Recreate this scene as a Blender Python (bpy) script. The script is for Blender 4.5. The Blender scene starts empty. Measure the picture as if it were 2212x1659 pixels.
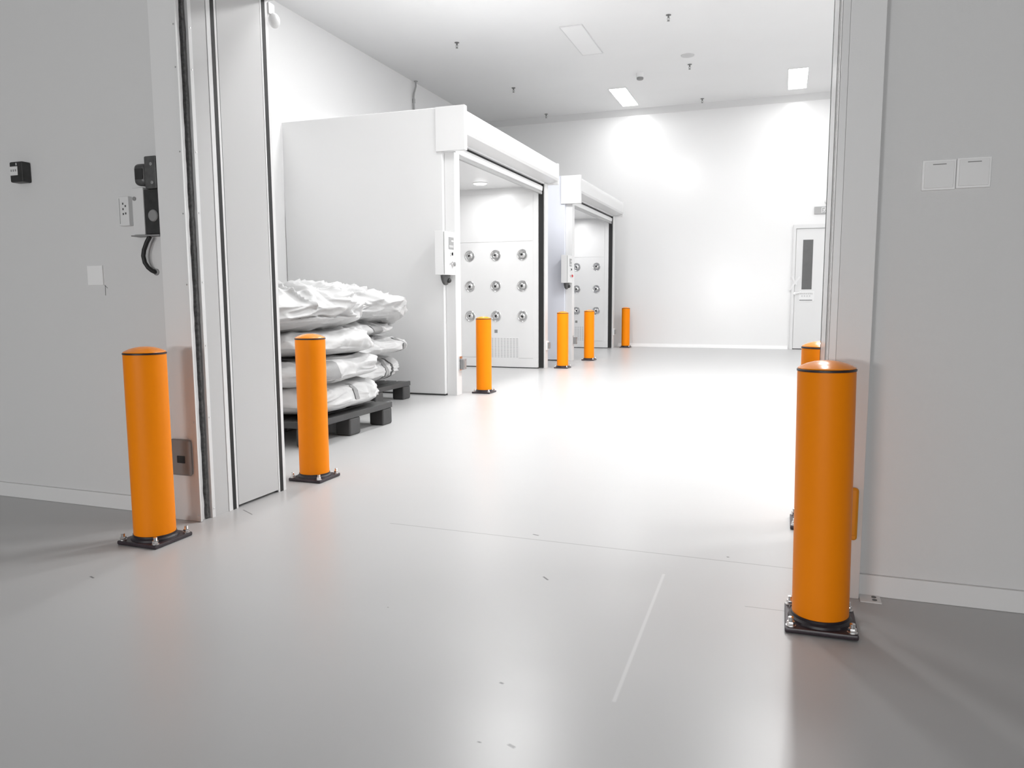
import bpy, bmesh, math, random
from mathutils import Vector, Matrix, noise
random.seed(4)
PI = math.pi
C = bpy.context.scene.collection

# ------------------------------------------------------------------ camera
EYE = 0.92
FPX, YAW, PITCH, ROLL = 1634.13, 0.342867, -0.112896, -0.0045862
cam_d = bpy.data.cameras.new('camera')
cam_d.sensor_fit = 'HORIZONTAL'; cam_d.sensor_width = 36.0
cam_d.lens = FPX / 2212 * 36.0
cam_d.clip_start = 0.05; cam_d.clip_end = 100
cam = bpy.data.objects.new('camera', cam_d); C.objects.link(cam)
fwd = Vector((-math.sin(YAW)*math.cos(PITCH), math.cos(YAW)*math.cos(PITCH), math.sin(PITCH)))
rt = Vector((math.cos(YAW), math.sin(YAW), 0)); up = rt.cross(fwd)
r2 = math.cos(ROLL)*rt + math.sin(ROLL)*up; u2 = -math.sin(ROLL)*rt + math.cos(ROLL)*up
cam.matrix_world = Matrix(((r2.x, u2.x, -fwd.x, 0), (r2.y, u2.y, -fwd.y, 0), (r2.z, u2.z, -fwd.z, EYE), (0, 0, 0, 1)))
bpy.context.scene.camera = cam

# ------------------------------------------------------------------ world, exposure, lamps
w = bpy.data.worlds.new('world'); bpy.context.scene.world = w; w.use_nodes = True
w.node_tree.nodes['Background'].inputs[0].default_value = (0.8, 0.82, 0.85, 1)
w.node_tree.nodes['Background'].inputs[1].default_value = 0.02
vs = bpy.context.scene.view_settings
vs.view_transform = 'Standard'; vs.look = 'None'; vs.gamma = 1.0; vs.use_curve_mapping = False
vs.exposure = 0.37
CEIL = 4.345          # ceiling of the bright hall
CEIL2 = 3.9           # ceiling of the dim corridor the camera stands in
# ceiling lamps that are switched on: x, y, watts; right-hand row unseen, added for softer fill
LAMPS = [(-2.69, 13.33, 6), (0.10, 13.2, 6), (0.10, 7.4, 84), (-2.69, 7.4, 78), (0.10, 4.7, 50), (-2.69, 4.7, 10), (2.9, 7.4, 40), (2.9, 4.7, 40), (2.9, 11.0, 26)]
CORRIDOR_FILLS = [(-2.9, -7.595, 108), (0.4, -7.595, 96)]  # added fill lights behind the camera, brighten front wall more than floor

def area(name, loc, sx, sy, watt, parent=None, size_down=True):
    l = bpy.data.lights.new(name, 'AREA'); l.shape = 'RECTANGLE'; l.size = sx; l.size_y = sy
    l.energy = watt; l.color = (1, 1, 1)
    o = bpy.data.objects.new(name, l); o.location = loc; C.objects.link(o)
    if parent: o.parent = parent
    return o

# ------------------------------------------------------------------ materials
def mat(name, col, rough=0.5, metal=0.0, spec=0.5, bump=0.0, bscale=200, var=0.0, vscale=4, emit=0.0, coat=0.0):
    m = bpy.data.materials.new(name); m.use_nodes = True
    nt = m.node_tree; b = nt.nodes['Principled BSDF']
    if not isinstance(col, tuple): col = (col, col, col)
    b.inputs['Base Color'].default_value = (*col, 1)
    b.inputs['Roughness'].default_value = rough
    b.inputs['Metallic'].default_value = metal
    b.inputs['Specular IOR Level'].default_value = spec
    b.inputs['Coat Weight'].default_value = coat
    tc = nt.nodes.new('ShaderNodeTexCoord')
    if var:
        n = nt.nodes.new('ShaderNodeTexNoise'); n.inputs['Scale'].default_value = vscale; n.inputs['Detail'].default_value = 5
        nt.links.new(tc.outputs['Object'], n.inputs['Vector'])
        r = nt.nodes.new('ShaderNodeMapRange'); r.inputs[1].default_value = 0.3; r.inputs[2].default_value = 0.7
        r.inputs[3].default_value = 1-var; r.inputs[4].default_value = 1+var
        nt.links.new(n.outputs['Fac'], r.inputs[0])
        mx = nt.nodes.new('ShaderNodeVectorMath'); mx.operation = 'SCALE'
        mx.inputs[0].default_value = col; nt.links.new(r.outputs[0], mx.inputs['Scale'])
        nt.links.new(mx.outputs[0], b.inputs['Base Color'])
    if bump:
        n = nt.nodes.new('ShaderNodeTexNoise'); n.inputs['Scale'].default_value = bscale; n.inputs['Detail'].default_value = 3
        nt.links.new(tc.outputs['Object'], n.inputs['Vector'])
        bp = nt.nodes.new('ShaderNodeBump'); bp.inputs['Strength'].default_value = bump; bp.inputs['Distance'].default_value = 0.002
        nt.links.new(n.outputs['Fac'], bp.inputs['Height']); nt.links.new(bp.outputs[0], b.inputs['Normal'])
    if emit:
        b.inputs['Emission Color'].default_value = (1, 1, 1, 1); b.inputs['Emission Strength'].default_value = emit
    return m

M = {}
M['hallwall'] = mat('white wall panel', 0.84, 0.2, spec=0.5)
M['ceiling'] = mat('white ceiling panel', 0.88, 0.6, spec=0.3, var=0.01, vscale=1.2)
M['frontwall'] = mat('grey painted wall', 0.76, 0.75, spec=0.25, bump=0.25, bscale=380)
M['corridor'] = mat('grey corridor paint', 0.45, 0.8, spec=0.2)
M['casing'] = mat('grey steel casing', 0.86, 0.55, spec=0.35, bump=0.15, bscale=380)
M['skirt'] = mat('skirting', 0.82, 0.5)
M['hallskirt'] = mat('white cove skirting', 0.88, 0.35)
M['trim'] = mat('white aluminium trim', 0.85, 0.35)
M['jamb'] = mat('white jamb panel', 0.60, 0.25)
M['black'] = mat('black rubber', 0.012, 0.55)
M['seam'] = mat('seam shadow gap', 0.06, 0.6)
M['brush'] = mat('dark brush fibre', 0.10, 0.95, bump=0.8, bscale=120, var=0.4, vscale=70)
M['cabinet'] = mat('white powder coated steel', 0.79, 0.32)
M['cabinet_blue'] = mat('bluish white steel', (0.78, 0.80, 0.87), 0.35)
M['nozzle'] = mat('brushed steel', 0.62, 0.22, metal=1.0)
M['chrome'] = mat('zinc steel', 0.8, 0.25, metal=1.0, bump=0.1)
M['hole'] = mat('dark hole', 0.01, 0.7)
M['orange'] = mat('orange plastic sleeve', (1.0, 0.275, 0.0), 0.45, spec=0.2)
M['orange_cap'] = mat('orange cap', (1.0, 0.29, 0.0), 0.22, spec=0.6)
M['plate'] = mat('dark base plate', (0.035, 0.025, 0.032), 0.35, var=0.2, vscale=30)
M['ring'] = mat('black ring', (0.02, 0.015, 0.02), 0.4)
M['pallet'] = mat('dark grey plastic pallet', 0.055, 0.5, bump=0.2, bscale=60, var=0.2, vscale=6)
M['greyplastic'] = mat('grey plastic', 0.28, 0.5)
M['lightplastic'] = mat('light grey plastic', 0.86, 0.5)
M['whiteplastic'] = mat('white plastic', 0.8, 0.4)
M['paleplate'] = mat('pale plate', 0.95, 0.6)
M['darkplastic'] = mat('dark plastic', 0.03, 0.4, var=0.3, vscale=30)
M['darkgrey'] = mat('dark grey housing', 0.09, 0.35, var=0.25, vscale=40)
M['display'] = mat('grey display', 0.33, 0.3)
M['amber'] = mat('amber plastic box', (0.85, 0.33, 0.0), 0.45)
M['red'] = mat('red button', (0.6, 0.02, 0.03), 0.4)
M['glass'] = mat('dark door glass', 0.11, 0.25, var=0.05, vscale=9)
M['doorleaf'] = mat('door leaf', 0.74, 0.4)
M['exitgrey'] = mat('exit sign face', 0.40, 0.4)
M['ink'] = mat('grey ink', 0.30, 0.6)
M['lamp'] = mat('lamp diffuser', 0.9, 0.4, emit=9.0)
M['speakergrey'] = mat('pale grey speaker grille', 0.62, 0.6)
M['cove'] = mat('cove moulding', 0.74, 0.6)  # greyed below the ceiling tone to carry the shading at the wall junction
M['lamp_off'] = mat('unlit lamp diffuser', 0.93, 0.5)
M['strap'] = mat('grey webbing strap', 0.30, 0.55, bump=0.6, bscale=300)
M['strapedge'] = mat('dark webbing edge', 0.10, 0.7)
M['pipe'] = mat('galvanised conduit', 0.42, 0.35, metal=0.6)
M['brass'] = mat('dull sprinkler metal', 0.22, 0.35, metal=0.8)
M['scuff'] = mat('dark smudge', 0.16, 0.8)

def fabric():
    m = mat('white woven bag fabric', 0.58, 0.45, spec=0.35)
    nt = m.node_tree; b = nt.nodes['Principled BSDF']
    tc = nt.nodes.new('ShaderNodeTexCoord')
    mp = nt.nodes.new('ShaderNodeMapping'); mp.inputs['Scale'].default_value = (5, 5, 9); mp.inputs['Rotation'].default_value = (0.3, 0.5, 0.4)
    nt.links.new(tc.outputs['Object'], mp.inputs[0])
    n = nt.nodes.new('ShaderNodeTexNoise'); n.noise_type = 'RIDGED_MULTIFRACTAL'
    n.inputs['Scale'].default_value = 1.3; n.inputs['Detail'].default_value = 3.0; n.inputs['Distortion'].default_value = 1.2
    nt.links.new(mp.outputs[0], n.inputs['Vector'])
    bp = nt.nodes.new('ShaderNodeBump'); bp.inputs['Strength'].default_value = 0.35; bp.inputs['Distance'].default_value = 0.012
    nt.links.new(n.outputs[0], bp.inputs['Height']); nt.links.new(bp.outputs[0], b.inputs['Normal'])
    return m
M['fabric'] = fabric()

def floor_material():
    m = bpy.data.materials.new('grey epoxy floor'); m.use_nodes = True
    nt = m.node_tree; b = nt.nodes['Principled BSDF']; L = nt.links.new
    tc = nt.nodes.new('ShaderNodeTexCoord'); sep = nt.nodes.new('ShaderNodeSeparateXYZ'); L(tc.outputs['Object'], sep.inputs[0])
    def mth(op, a, bb=None, cl=False):
        n = nt.nodes.new('ShaderNodeMath'); n.operation = op; n.use_clamp = cl
        for i, v in enumerate((a, bb)):
            if v is None: continue
            if isinstance(v, (int, float)): n.inputs[i].default_value = v
            else: L(v, n.inputs[i])
        return n.outputs[0]
    X, Y = sep.outputs[0], sep.outputs[1]
    def stroke(x0, y0, x1, y1, wd, soft=1.6):     # 1 inside a thin rounded stroke between two floor points
        dx, dy = x1-x0, y1-y0; ln = math.hypot(dx, dy); ux, uy = dx/ln, dy/ln
        a = mth('ADD', mth('MULTIPLY', mth('SUBTRACT', X, (x0+x1)/2), ux), mth('MULTIPLY', mth('SUBTRACT', Y, (y0+y1)/2), uy))
        p = mth('ADD', mth('MULTIPLY', mth('SUBTRACT', X, (x0+x1)/2), -uy), mth('MULTIPLY', mth('SUBTRACT', Y, (y0+y1)/2), ux))
        fa = mth('MULTIPLY', mth('SUBTRACT', ln/2, mth('ABSOLUTE', a)), 200.0, True)
        fp = mth('MULTIPLY', mth('SUBTRACT', wd*soft, mth('ABSOLUTE', p)), 1/(wd*(soft-0.6)), True)
        return mth('MULTIPLY', fa, fp)
    n1 = nt.nodes.new('ShaderNodeTexNoise'); n1.inputs['Scale'].default_value = 1.4; n1.inputs['Detail'].default_value = 3; n1.inputs['Roughness'].default_value = 0.62
    L(tc.outputs['Object'], n1.inputs['Vector'])
    n2 = nt.nodes.new('ShaderNodeTexNoise'); n2.inputs['Scale'].default_value = 260; n2.inputs['Detail'].default_value = 2
    L(tc.outputs['Object'], n2.inputs['Vector'])
    v = 0.478
    dark = None
    for s in [(-1.5, 2.69, 0.12, 2.665, 0.0028), (-0.08, 2.283, 0.12, 2.287, 0.0022)]:
        k = mth('MULTIPLY', stroke(*s), 0.35); dark = k if dark is None else mth('MAXIMUM', dark, k)
    for s in [(-0.896, 2.741, -0.865, 2.731, 0.0035), (-0.722, 2.321, -0.695, 2.293, 0.003), (-0.573, 1.374, -0.560, 1.3735, 0.002),
              (-0.509, 1.388, -0.488, 1.378, 0.0035), (-1.09, 1.93, -1.083, 1.925, 0.002), (-0.615, 1.62, -0.60, 1.615, 0.003), (-0.16, 2.72, -0.15, 2.71, 0.004),
              (-2.21, 2.66, -2.12, 2.61, 0.0025), (-2.16, 1.83, -2.13, 1.82, 0.003)]:
        k = mth('MULTIPLY', stroke(*s), 0.75); dark = mth('MAXIMUM', dark, k)
    light = mth('MULTIPLY', stroke(-0.346, 2.475, -0.335, 1.62, 0.004), 0.30)
    v = mth('MULTIPLY', mth('SUBTRACT', 1.0, dark), 0.54)
    v = mth('ADD', v, mth('MULTIPLY', light, 0.35))
    cmb = nt.nodes.new('ShaderNodeCombineColor')
    for i in range(3): L(v, cmb.inputs[i])
    L(cmb.outputs[0], b.inputs['Base Color'])
    b.inputs['Roughness'].default_value = 0.31
    b.inputs['Specular IOR Level'].default_value = 0.5
    bp = nt.nodes.new('ShaderNodeBump'); bp.inputs['Strength'].default_value = 0.12; bp.inputs['Distance'].default_value = 0.01
    n3 = nt.nodes.new('ShaderNodeTexNoise'); n3.inputs['Scale'].default_value = 2.5; n3.inputs['Detail'].default_value = 0
    mp = nt.nodes.new('ShaderNodeMapping'); mp.inputs['Scale'].default_value = (0.7, 2.2, 1); L(tc.outputs['Object'], mp.inputs[0]); L(mp.outputs[0], n3.inputs['Vector'])
    L(n3.outputs['Fac'], bp.inputs['Height']); L(bp.outputs[0], b.inputs['Normal'])
    return m
M['floor'] = floor_material()

# ------------------------------------------------------------------ helpers
def bx(bm, x0, x1, y0, y1, z0, z1, bev=0.0, seg=2):
    t = bmesh.new(); bmesh.ops.create_cube(t, size=1)
    for v in t.verts: v.co = Vector(((x0+x1)/2+v.co.x*(x1-x0), (y0+y1)/2+v.co.y*(y1-y0), (z0+z1)/2+v.co.z*(z1-z0)))
    if bev: bmesh.ops.bevel(t, geom=t.edges[:], offset=bev, segments=seg, profile=0.5, affect='EDGES')
    merge(bm, t)
def merge(bm, t, mtx=None):
    if mtx is not None: bmesh.ops.transform(t, matrix=mtx, verts=t.verts[:])
    me = bpy.data.meshes.new('tmp'); t.to_mesh(me); t.free(); bm.from_mesh(me); bpy.data.meshes.remove(me)
def lathe(bm, prof, seg=48, mtx=None, cap=True):
    t = bmesh.new(); rings = []
    for r, z in prof:
        rings.append([t.verts.new((r*math.cos(2*PI*i/seg), r*math.sin(2*PI*i/seg), z)) for i in range(seg)] if r > 1e-6 else [t.verts.new((0, 0, z))])
    for a, b in zip(rings, rings[1:]):
        for i in range(seg):
            j = (i+1) % seg
            if len(a) == 1 and len(b) == 1: continue
            if len(a) == 1: t.faces.new((a[0], b[j], b[i]))
            elif len(b) == 1: t.faces.new((a[i], a[j], b[0]))
            else: t.faces.new((a[i], a[j], b[j], b[i]))
    if cap:
        if len(rings[0]) > 1: t.faces.new(rings[0][::-1])
        if len(rings[-1]) > 1: t.faces.new(rings[-1])
    bmesh.ops.recalc_face_normals(t, faces=t.faces[:])
    merge(bm, t, mtx)
def tube(bm, pts, r, seg=12):
    pts = [Vector(p) for p in pts]; t = bmesh.new(); rings = []
    for i, p in enumerate(pts):
        d = (pts[min(i+1, len(pts)-1)] - pts[max(i-1, 0)]).normalized()
        a = d.orthogonal().normalized() if i == 0 else (prev - d*prev.dot(d)).normalized()
        prev = a; b = d.cross(a)
        rr = r[i] if isinstance(r, (list, tuple)) else r
        rings.append([t.verts.new(p + rr*(math.cos(2*PI*k/seg)*a + math.sin(2*PI*k/seg)*b)) for k in range(seg)])
    for A, B in zip(rings, rings[1:]):
        for k in range(seg): t.faces.new((A[k], A[(k+1) % seg], B[(k+1) % seg], B[k]))
    t.faces.new(rings[0][::-1]); t.faces.new(rings[-1])
    bmesh.ops.recalc_face_normals(t, faces=t.faces[:]); merge(bm, t)
def prism(bm, poly, axis, a0, a1, bev=0):
    """poly of (u,v); extruded along axis 'x','y' or 'z' from a0 to a1"""
    def P(u, v, a): return {'x': (a, u, v), 'y': (u, a, v), 'z': (u, v, a)}[axis]
    t = bmesh.new()
    A = [t.verts.new(P(u, v, a0)) for u, v in poly]; B = [t.verts.new(P(u, v, a1)) for u, v in poly]
    n = len(poly)
    for i in range(n): t.faces.new((A[i], A[(i+1) % n], B[(i+1) % n], B[i]))
    t.faces.new(A[::-1]); t.faces.new(B)
    bmesh.ops.recalc_face_normals(t, faces=t.faces[:])
    if bev: bmesh.ops.bevel(t, geom=t.edges[:], offset=bev, segments=2, profile=0.5, affect='EDGES')
    merge(bm, t)
def obj(name, bm, m, parent=None, smooth=True):
    me = bpy.data.meshes.new(name); bm.to_mesh(me); bm.free()
    me.materials.append(M[m] if isinstance(m, str) else m)
    if smooth:
        me.polygons.foreach_set('use_smooth', [True]*len(me.polygons)); me.set_sharp_from_angle(angle=math.radians(32))
    o = bpy.data.objects.new(name, me); C.objects.link(o)
    if smooth:
        wn = o.modifiers.new('weighted_normal', 'WEIGHTED_NORMAL'); wn.keep_sharp = True
    if parent is not None: o.parent = parent
    return o
def box(name, m, parent, *a, bev=0.0, seg=2):
    bm = bmesh.new(); bx(bm, *a, bev=bev, seg=seg); return obj(name, bm, m, parent)
def tag(o, label=None, cat=None, group=None, kind=None):
    if label: o['label'] = label
    if cat: o['category'] = cat
    if group: o['group'] = group
    if kind: o['kind'] = kind
    return o
def thing(name, loc=(0, 0, 0), label=None, cat=None, group=None, kind=None):
    o = bpy.data.objects.new(name, None); C.objects.link(o); o.location = loc; o.empty_display_size = 0.1
    return tag(o, label, cat, group, kind)
def struct(name, m, boxes, label=None, cat=None, parent=None):
    bm = bmesh.new()
    for b in boxes: bx(bm, *b)
    o = obj(name, bm, m, parent)
    if parent is None: tag(o, label, cat, kind='structure')
    return o
def dup(root, loc, rotz=None, label=None, group=None):
    r = root.copy(); C.objects.link(r); r.location = loc
    if rotz is not None: r.rotation_euler = (0, 0, rotz)
    if label: r['label'] = label
    if group: r['group'] = group
    for ch in list(root.children):
        c = ch.copy(); C.objects.link(c); c.parent = r
        for g in list(ch.children):
            d = g.copy(); C.objects.link(d); d.parent = c
    return r

# ------------------------------------------------------------------ the rooms
XL, XR = -5.65, 3.8       # bright hall side walls
YB = 14.3                 # its back wall
JL, JR = -2.25, 0.135     # door opening
YF, YH = 2.50, 3.02       # wall face towards camera, face towards hall
HEAD = 2.262
struct('floor', 'floor', [(-6.3, 4.2, -7.75, 14.6, -0.15, 0)], 'glossy grey epoxy floor running through the doorway', 'floor')
struct('ceiling', 'ceiling', [(-6.3, 4.2, 2.9, 14.6, CEIL, CEIL+0.15)], 'pale panelled ceiling of the bright hall', 'ceiling')
struct('ceiling_corridor', 'corridor', [(-6.3, 4.2, -7.75, 2.56, CEIL2, CEIL2+0.15)], 'ceiling of the dim corridor above the camera', 'ceiling')
struct('wall_back', 'hallwall', [(-6.3, 4.2, YB, YB+0.15, 0, CEIL)], 'white glossy panel wall at the far end of the hall', 'wall')
wl = struct('wall_left', 'hallwall', [(XL-0.15, XL, YH, YB, 0, 2.98), (XL-0.15, XL-0.004, YH, YB, 2.98, 2.985), (XL-0.15, XL, YH, YB, 2.985, CEIL)], 'white left wall of the hall rising behind the air showers', 'wall')
struct('wall_partition', 'hallwall', [(-4.86, -4.74, YH, 6.52, 0, 2.66)], 'low white partition behind the stacked bags', 'wall')
struct('wall_right', 'hallwall', [(XR, XR+0.15, YH, YB, 0, CEIL)], 'white right wall of the hall hidden beyond the door column', 'wall')
struct('wall_front_left', 'frontwall', [(-6.0, JL-0.06, YF, YH, 0, CEIL)], 'grey wall with small devices left of the doorway', 'wall')
struct('wall_front_right', 'frontwall', [(JR+0.06, 3.0, YF, YH, 0, CEIL)], 'grey wall with light switches right of the doorway', 'wall')
struct('wall_front_lintel', 'frontwall', [(JL-0.06, JR+0.06, YF, YH, HEAD+0.05, CEIL)], 'wall above the doorway', 'wall')
struct('wall_corridor_left', 'corridor', [(-6.15, -6.0, -7.75, YH, 0, CEIL2)], 'left end of the corridor', 'wall')
struct('wall_corridor_right', 'corridor', [(3.0, 3.15, -7.75, YH, 0, CEIL2)], 'right end of the corridor', 'wall')
struct('wall_corridor_rear', 'corridor', [(-6.15, 3.15, -7.75, -7.6, 0, CEIL2)], 'corridor wall behind the camera', 'wall')
def skirting(name, m, x0, x1, y0, y1, lab):
    bm = bmesh.new(); bx(bm, x0, x1, y0, y1, 0, 0.067, bev=0.003)
    return tag(obj(name, bm, m), lab, 'baseboard', kind='structure')
skirting('baseboard_left', 'skirt', -6.0, -2.39, YF-0.012, YF, 'low grey skirting along the wall left of the doorway')
skirting('baseboard_right', 'skirt', 0.25, 3.0, YF-0.012, YF, 'low grey skirting along the wall right of the doorway')
bm = bmesh.new(); prism(bm, [(YB, 0), (YB-0.05, 0), (YB-0.048, 0.008), (YB-0.02, 0.022), (YB-0.006, 0.05), (YB, 0.06)], 'x', -2.95, 0.10)
tag(obj('baseboard_back', bm, 'hallskirt'), 'white cove skirting along the far wall', 'baseboard', kind='structure')
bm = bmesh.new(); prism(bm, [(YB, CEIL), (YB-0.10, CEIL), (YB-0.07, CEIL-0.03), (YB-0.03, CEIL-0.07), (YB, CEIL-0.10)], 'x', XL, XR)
tag(obj('trim_1', bm, 'cove'), 'cove moulding greyed with the shade where the far wall meets the ceiling', 'trim', kind='structure')

# doorway lining: a thing of the setting, both sides
def jamb(side):
    s = 1 if side == 'left' else -1
    face = JL if side == 'left' else JR
    o = thing('door_1' if side == 'left' else 'door_2', (face, 2.45, 0), ('left' if side == 'left' else 'right')+' column and jamb of the doorway with dark brush and rubber strips', 'door frame', kind='structure')
    def P(nm, m, d0, d1, y0, y1, z0=0, z1=HEAD+0.6, bev=0.0):
        # d = distance into the column, away from the opening
        a, b = -s*d0, -s*d1
        return box(nm, m, o, min(a, b), max(a, b), y0-2.45, y1-2.45, z0, z1, bev=bev)
    P('column_casing', 'casing', 0.0185, 0.135 if side == 'left' else 0.113, 2.452, 2.499, bev=0.002)
    tr = P('edge_trim', 'trim', 0.0, 0.018, 2.449, 2.4585, z0=0.002)
    P('recess_back', 'black', 0.03, 0.058, 2.459, 2.5165)
    P('seal_lip', 'black', 0.004, 0.03, 2.4595, 2.4635)
    bm = bmesh.new()      # fibrous brush seal: wobbling tube of short tufts
    n = 150; zz = [0.004 + (HEAD+0.5)*i/n for i in range(n+1)]
    tube(bm, [(-s*(0.021+0.002*noise.noise((z*9, 1, 0))), 0.0525+0.002*noise.noise((z*13, 3, 0)), z) for z in zz],
         [0.0125+0.003*noise.noise((z*21, 7, 2)) for z in zz], 10)
    obj('brush_seal', bm, 'brush', o)
    P('inner_trim', 'trim', 0.0, 0.055, 2.5175, 2.5365, bev=0.001)
    P('jamb_lining', 'jamb', 0.002, 0.055, 2.537, 2.6195)
    P('lining_gap', 'seam', 0.006, 0.05, 2.6195, 2.6225)
    P('edge_strip', 'trim', 0.0, 0.05, 2.6225, 2.646)
    P('rubber_strip', 'black', -0.001, 0.05, 2.646, 2.667)
    P('edge_strip', 'trim', 0.0, 0.05, 2.667, 2.6805)
    P('lining_gap', 'seam', 0.006, 0.05, 2.6805, 2.684)
    P('jamb_panel', 'jamb', 0.0, 0.055, 2.684, 2.966, z0=0.012)
    P('lining_gap', 'seam', 0.006, 0.05, 2.966, 2.969)
    P('edge_strip', 'trim', 0.0, 0.05, 2.969, 2.979)
    P('rubber_strip', 'black', -0.001, 0.05, 2.979, 3.003)
    P('edge_strip', 'trim', 0.0, 0.05, 3.003, 3.024)
    sm = bmesh.new(); lathe(sm, [(0.0036, 0), (0.0036, 0.001), (0.0022, 0.0022), (0, 0.0024)], 12)
    base = bpy.data.meshes.new('screw'); sm.to_mesh(base); sm.free(); base.materials.append(M['chrome'])
    for z in () if side == 'right' else (0.03, 0.42, 0.72, 0.98, 1.26, 1.50, 1.82, 1.98):
        q = bpy.data.objects.new('screw', base); C.objects.link(q); q.parent = o
        q.location = (-s*0.009, -0.001, z); q.rotation_euler = (PI/2, 0, 0)
        q = bpy.data.objects.new('screw', base); C.objects.link(q); q.parent = o
        q.location = (0, 0.077, z+0.01); q.rotation_euler = (0, s*PI/2, 0)
    return o
jamb('left'); jamb('right')
hd = thing('door_3', (0, 2.45, HEAD), 'header lining of the doorway above the passage', 'door frame', kind='structure')
box('header_panel', 'casing', hd, JL-0.05, JR+0.05, 0.051, 0.572, 0.0, 0.049)
# floor plate of the right column
t = thing('anchor_plate', (0.27, 2.465, 0), 'small white anchor plate with two holes at the foot of the right column', 'plate')
box('plate', 'trim', t, -0.02, 0.040, -0.035, 0.022, 0, 0.004, bev=0.001)
for yy in (-0.012, 0.012):
    bm = bmesh.new(); lathe(bm, [(0.0001, 0.0042), (0.007, 0.0042), (0.007, 0.0052), (0, 0.0052)], 16, Matrix.Translation((0.022, yy-0.004, 0))); obj('bolt_hole', bm, 'darkgrey', t)

# ------------------------------------------------------------------ bollards
def make_bollard():
    t = thing('bollard')
    bm = bmesh.new()
    n = 0.094
    bx(bm, -n, n, -n, n, 0, 0.016, bev=0.005)
    obj('base_plate', bm, 'plate', t)
    bm = bmesh.new(); lathe(bm, [(0.086, 0.016), (0.084, 0.022), (0.0775, 0.027), (0.0775, 0.034), (0.07, 0.036)], 56); obj('collar', bm, 'ring', t)
    bm = bmesh.new(); lathe(bm, [(0.070, 0.032), (0.0745, 0.030), (0.075, 0.034), (0.075, 0.715), (0.0742, 0.7185), (0.07, 0.7185)], 64); obj('sleeve', bm, 'orange', t)
    bm = bmesh.new(); lathe(bm, [(0.070, 0.7185), (0.0765, 0.7187), (0.0768, 0.7235), (0.073, 0.7255)], 64); obj('seal_ring', bm, 'ring', t)
    bm = bmesh.new(); lathe(bm, [(0.0745, 0.7255), (0.0735, 0.728), (0.066, 0.7325), (0.052, 0.7385), (0.034, 0.7435), (0.017, 0.746), (0.0, 0.7468)], 64); obj('cap', bm, 'orange_cap', t)
    for sx in (-1, 1):
        for sy in (-1, 1):
            bm = bmesh.new(); mt = Matrix.Translation((sx*0.078, sy*0.078, 0.016))
            lathe(bm, [(0.0135, 0), (0.0135, 0.0025)], 20, mt)
            lathe(bm, [(0.0105, 0.0025), (0.0115, 0.004), (0.0115, 0.0115), (0.0102, 0.0135)], 6, mt)
            lathe(bm, [(0.0066, 0.0135)] + [(0.0066+0.0007*(k % 2), 0.0135+0.0013*k) for k in range(1, 10)] + [(0.0052, 0.0265), (0.0, 0.0268)], 14, mt)
            obj('anchor_bolt', bm, 'chrome', t)
    return t
BG = 'orange bollards guarding the doorway and the air showers'
proto = make_bollard()
BOL = [((-2.250, 2.205), 0.0, 'orange bollard in front of the left column, nearest on the left'),
       ((-2.250, 3.265), 0.0, 'orange bollard between the door jamb and the bag pallet'),
       ((-2.738, 6.855), 0.0, 'orange bollard before the near guide of the larger, nearer air shower'),
       ((-2.722, 9.62), 0.0, 'orange bollard at the far edge of the nearer air shower'),
       ((-2.692, 10.95), 0.0, 'orange bollard before the nozzles of the farther air shower'),
       ((-2.742, 13.98), 0.0, 'smallest orange bollard, farthest away against the far wall'),
       ((0.128, 2.225), 0.0, 'largest orange bollard standing before the right column'),
       ((0.150, 3.22), 0.0, 'orange bollard showing only its top behind the largest one on the right')]
for i, ((x, y), rz, lab) in enumerate(BOL):
    o = proto if i == 0 else dup(proto, (x, y, 0))
    o.location = (x, y, 0.0); tag(o, lab, 'bollard', BG)
    if i == 6:
        o.rotation_euler = (0.0, -0.014, 0.0); o.location.z = 0.0013

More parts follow.
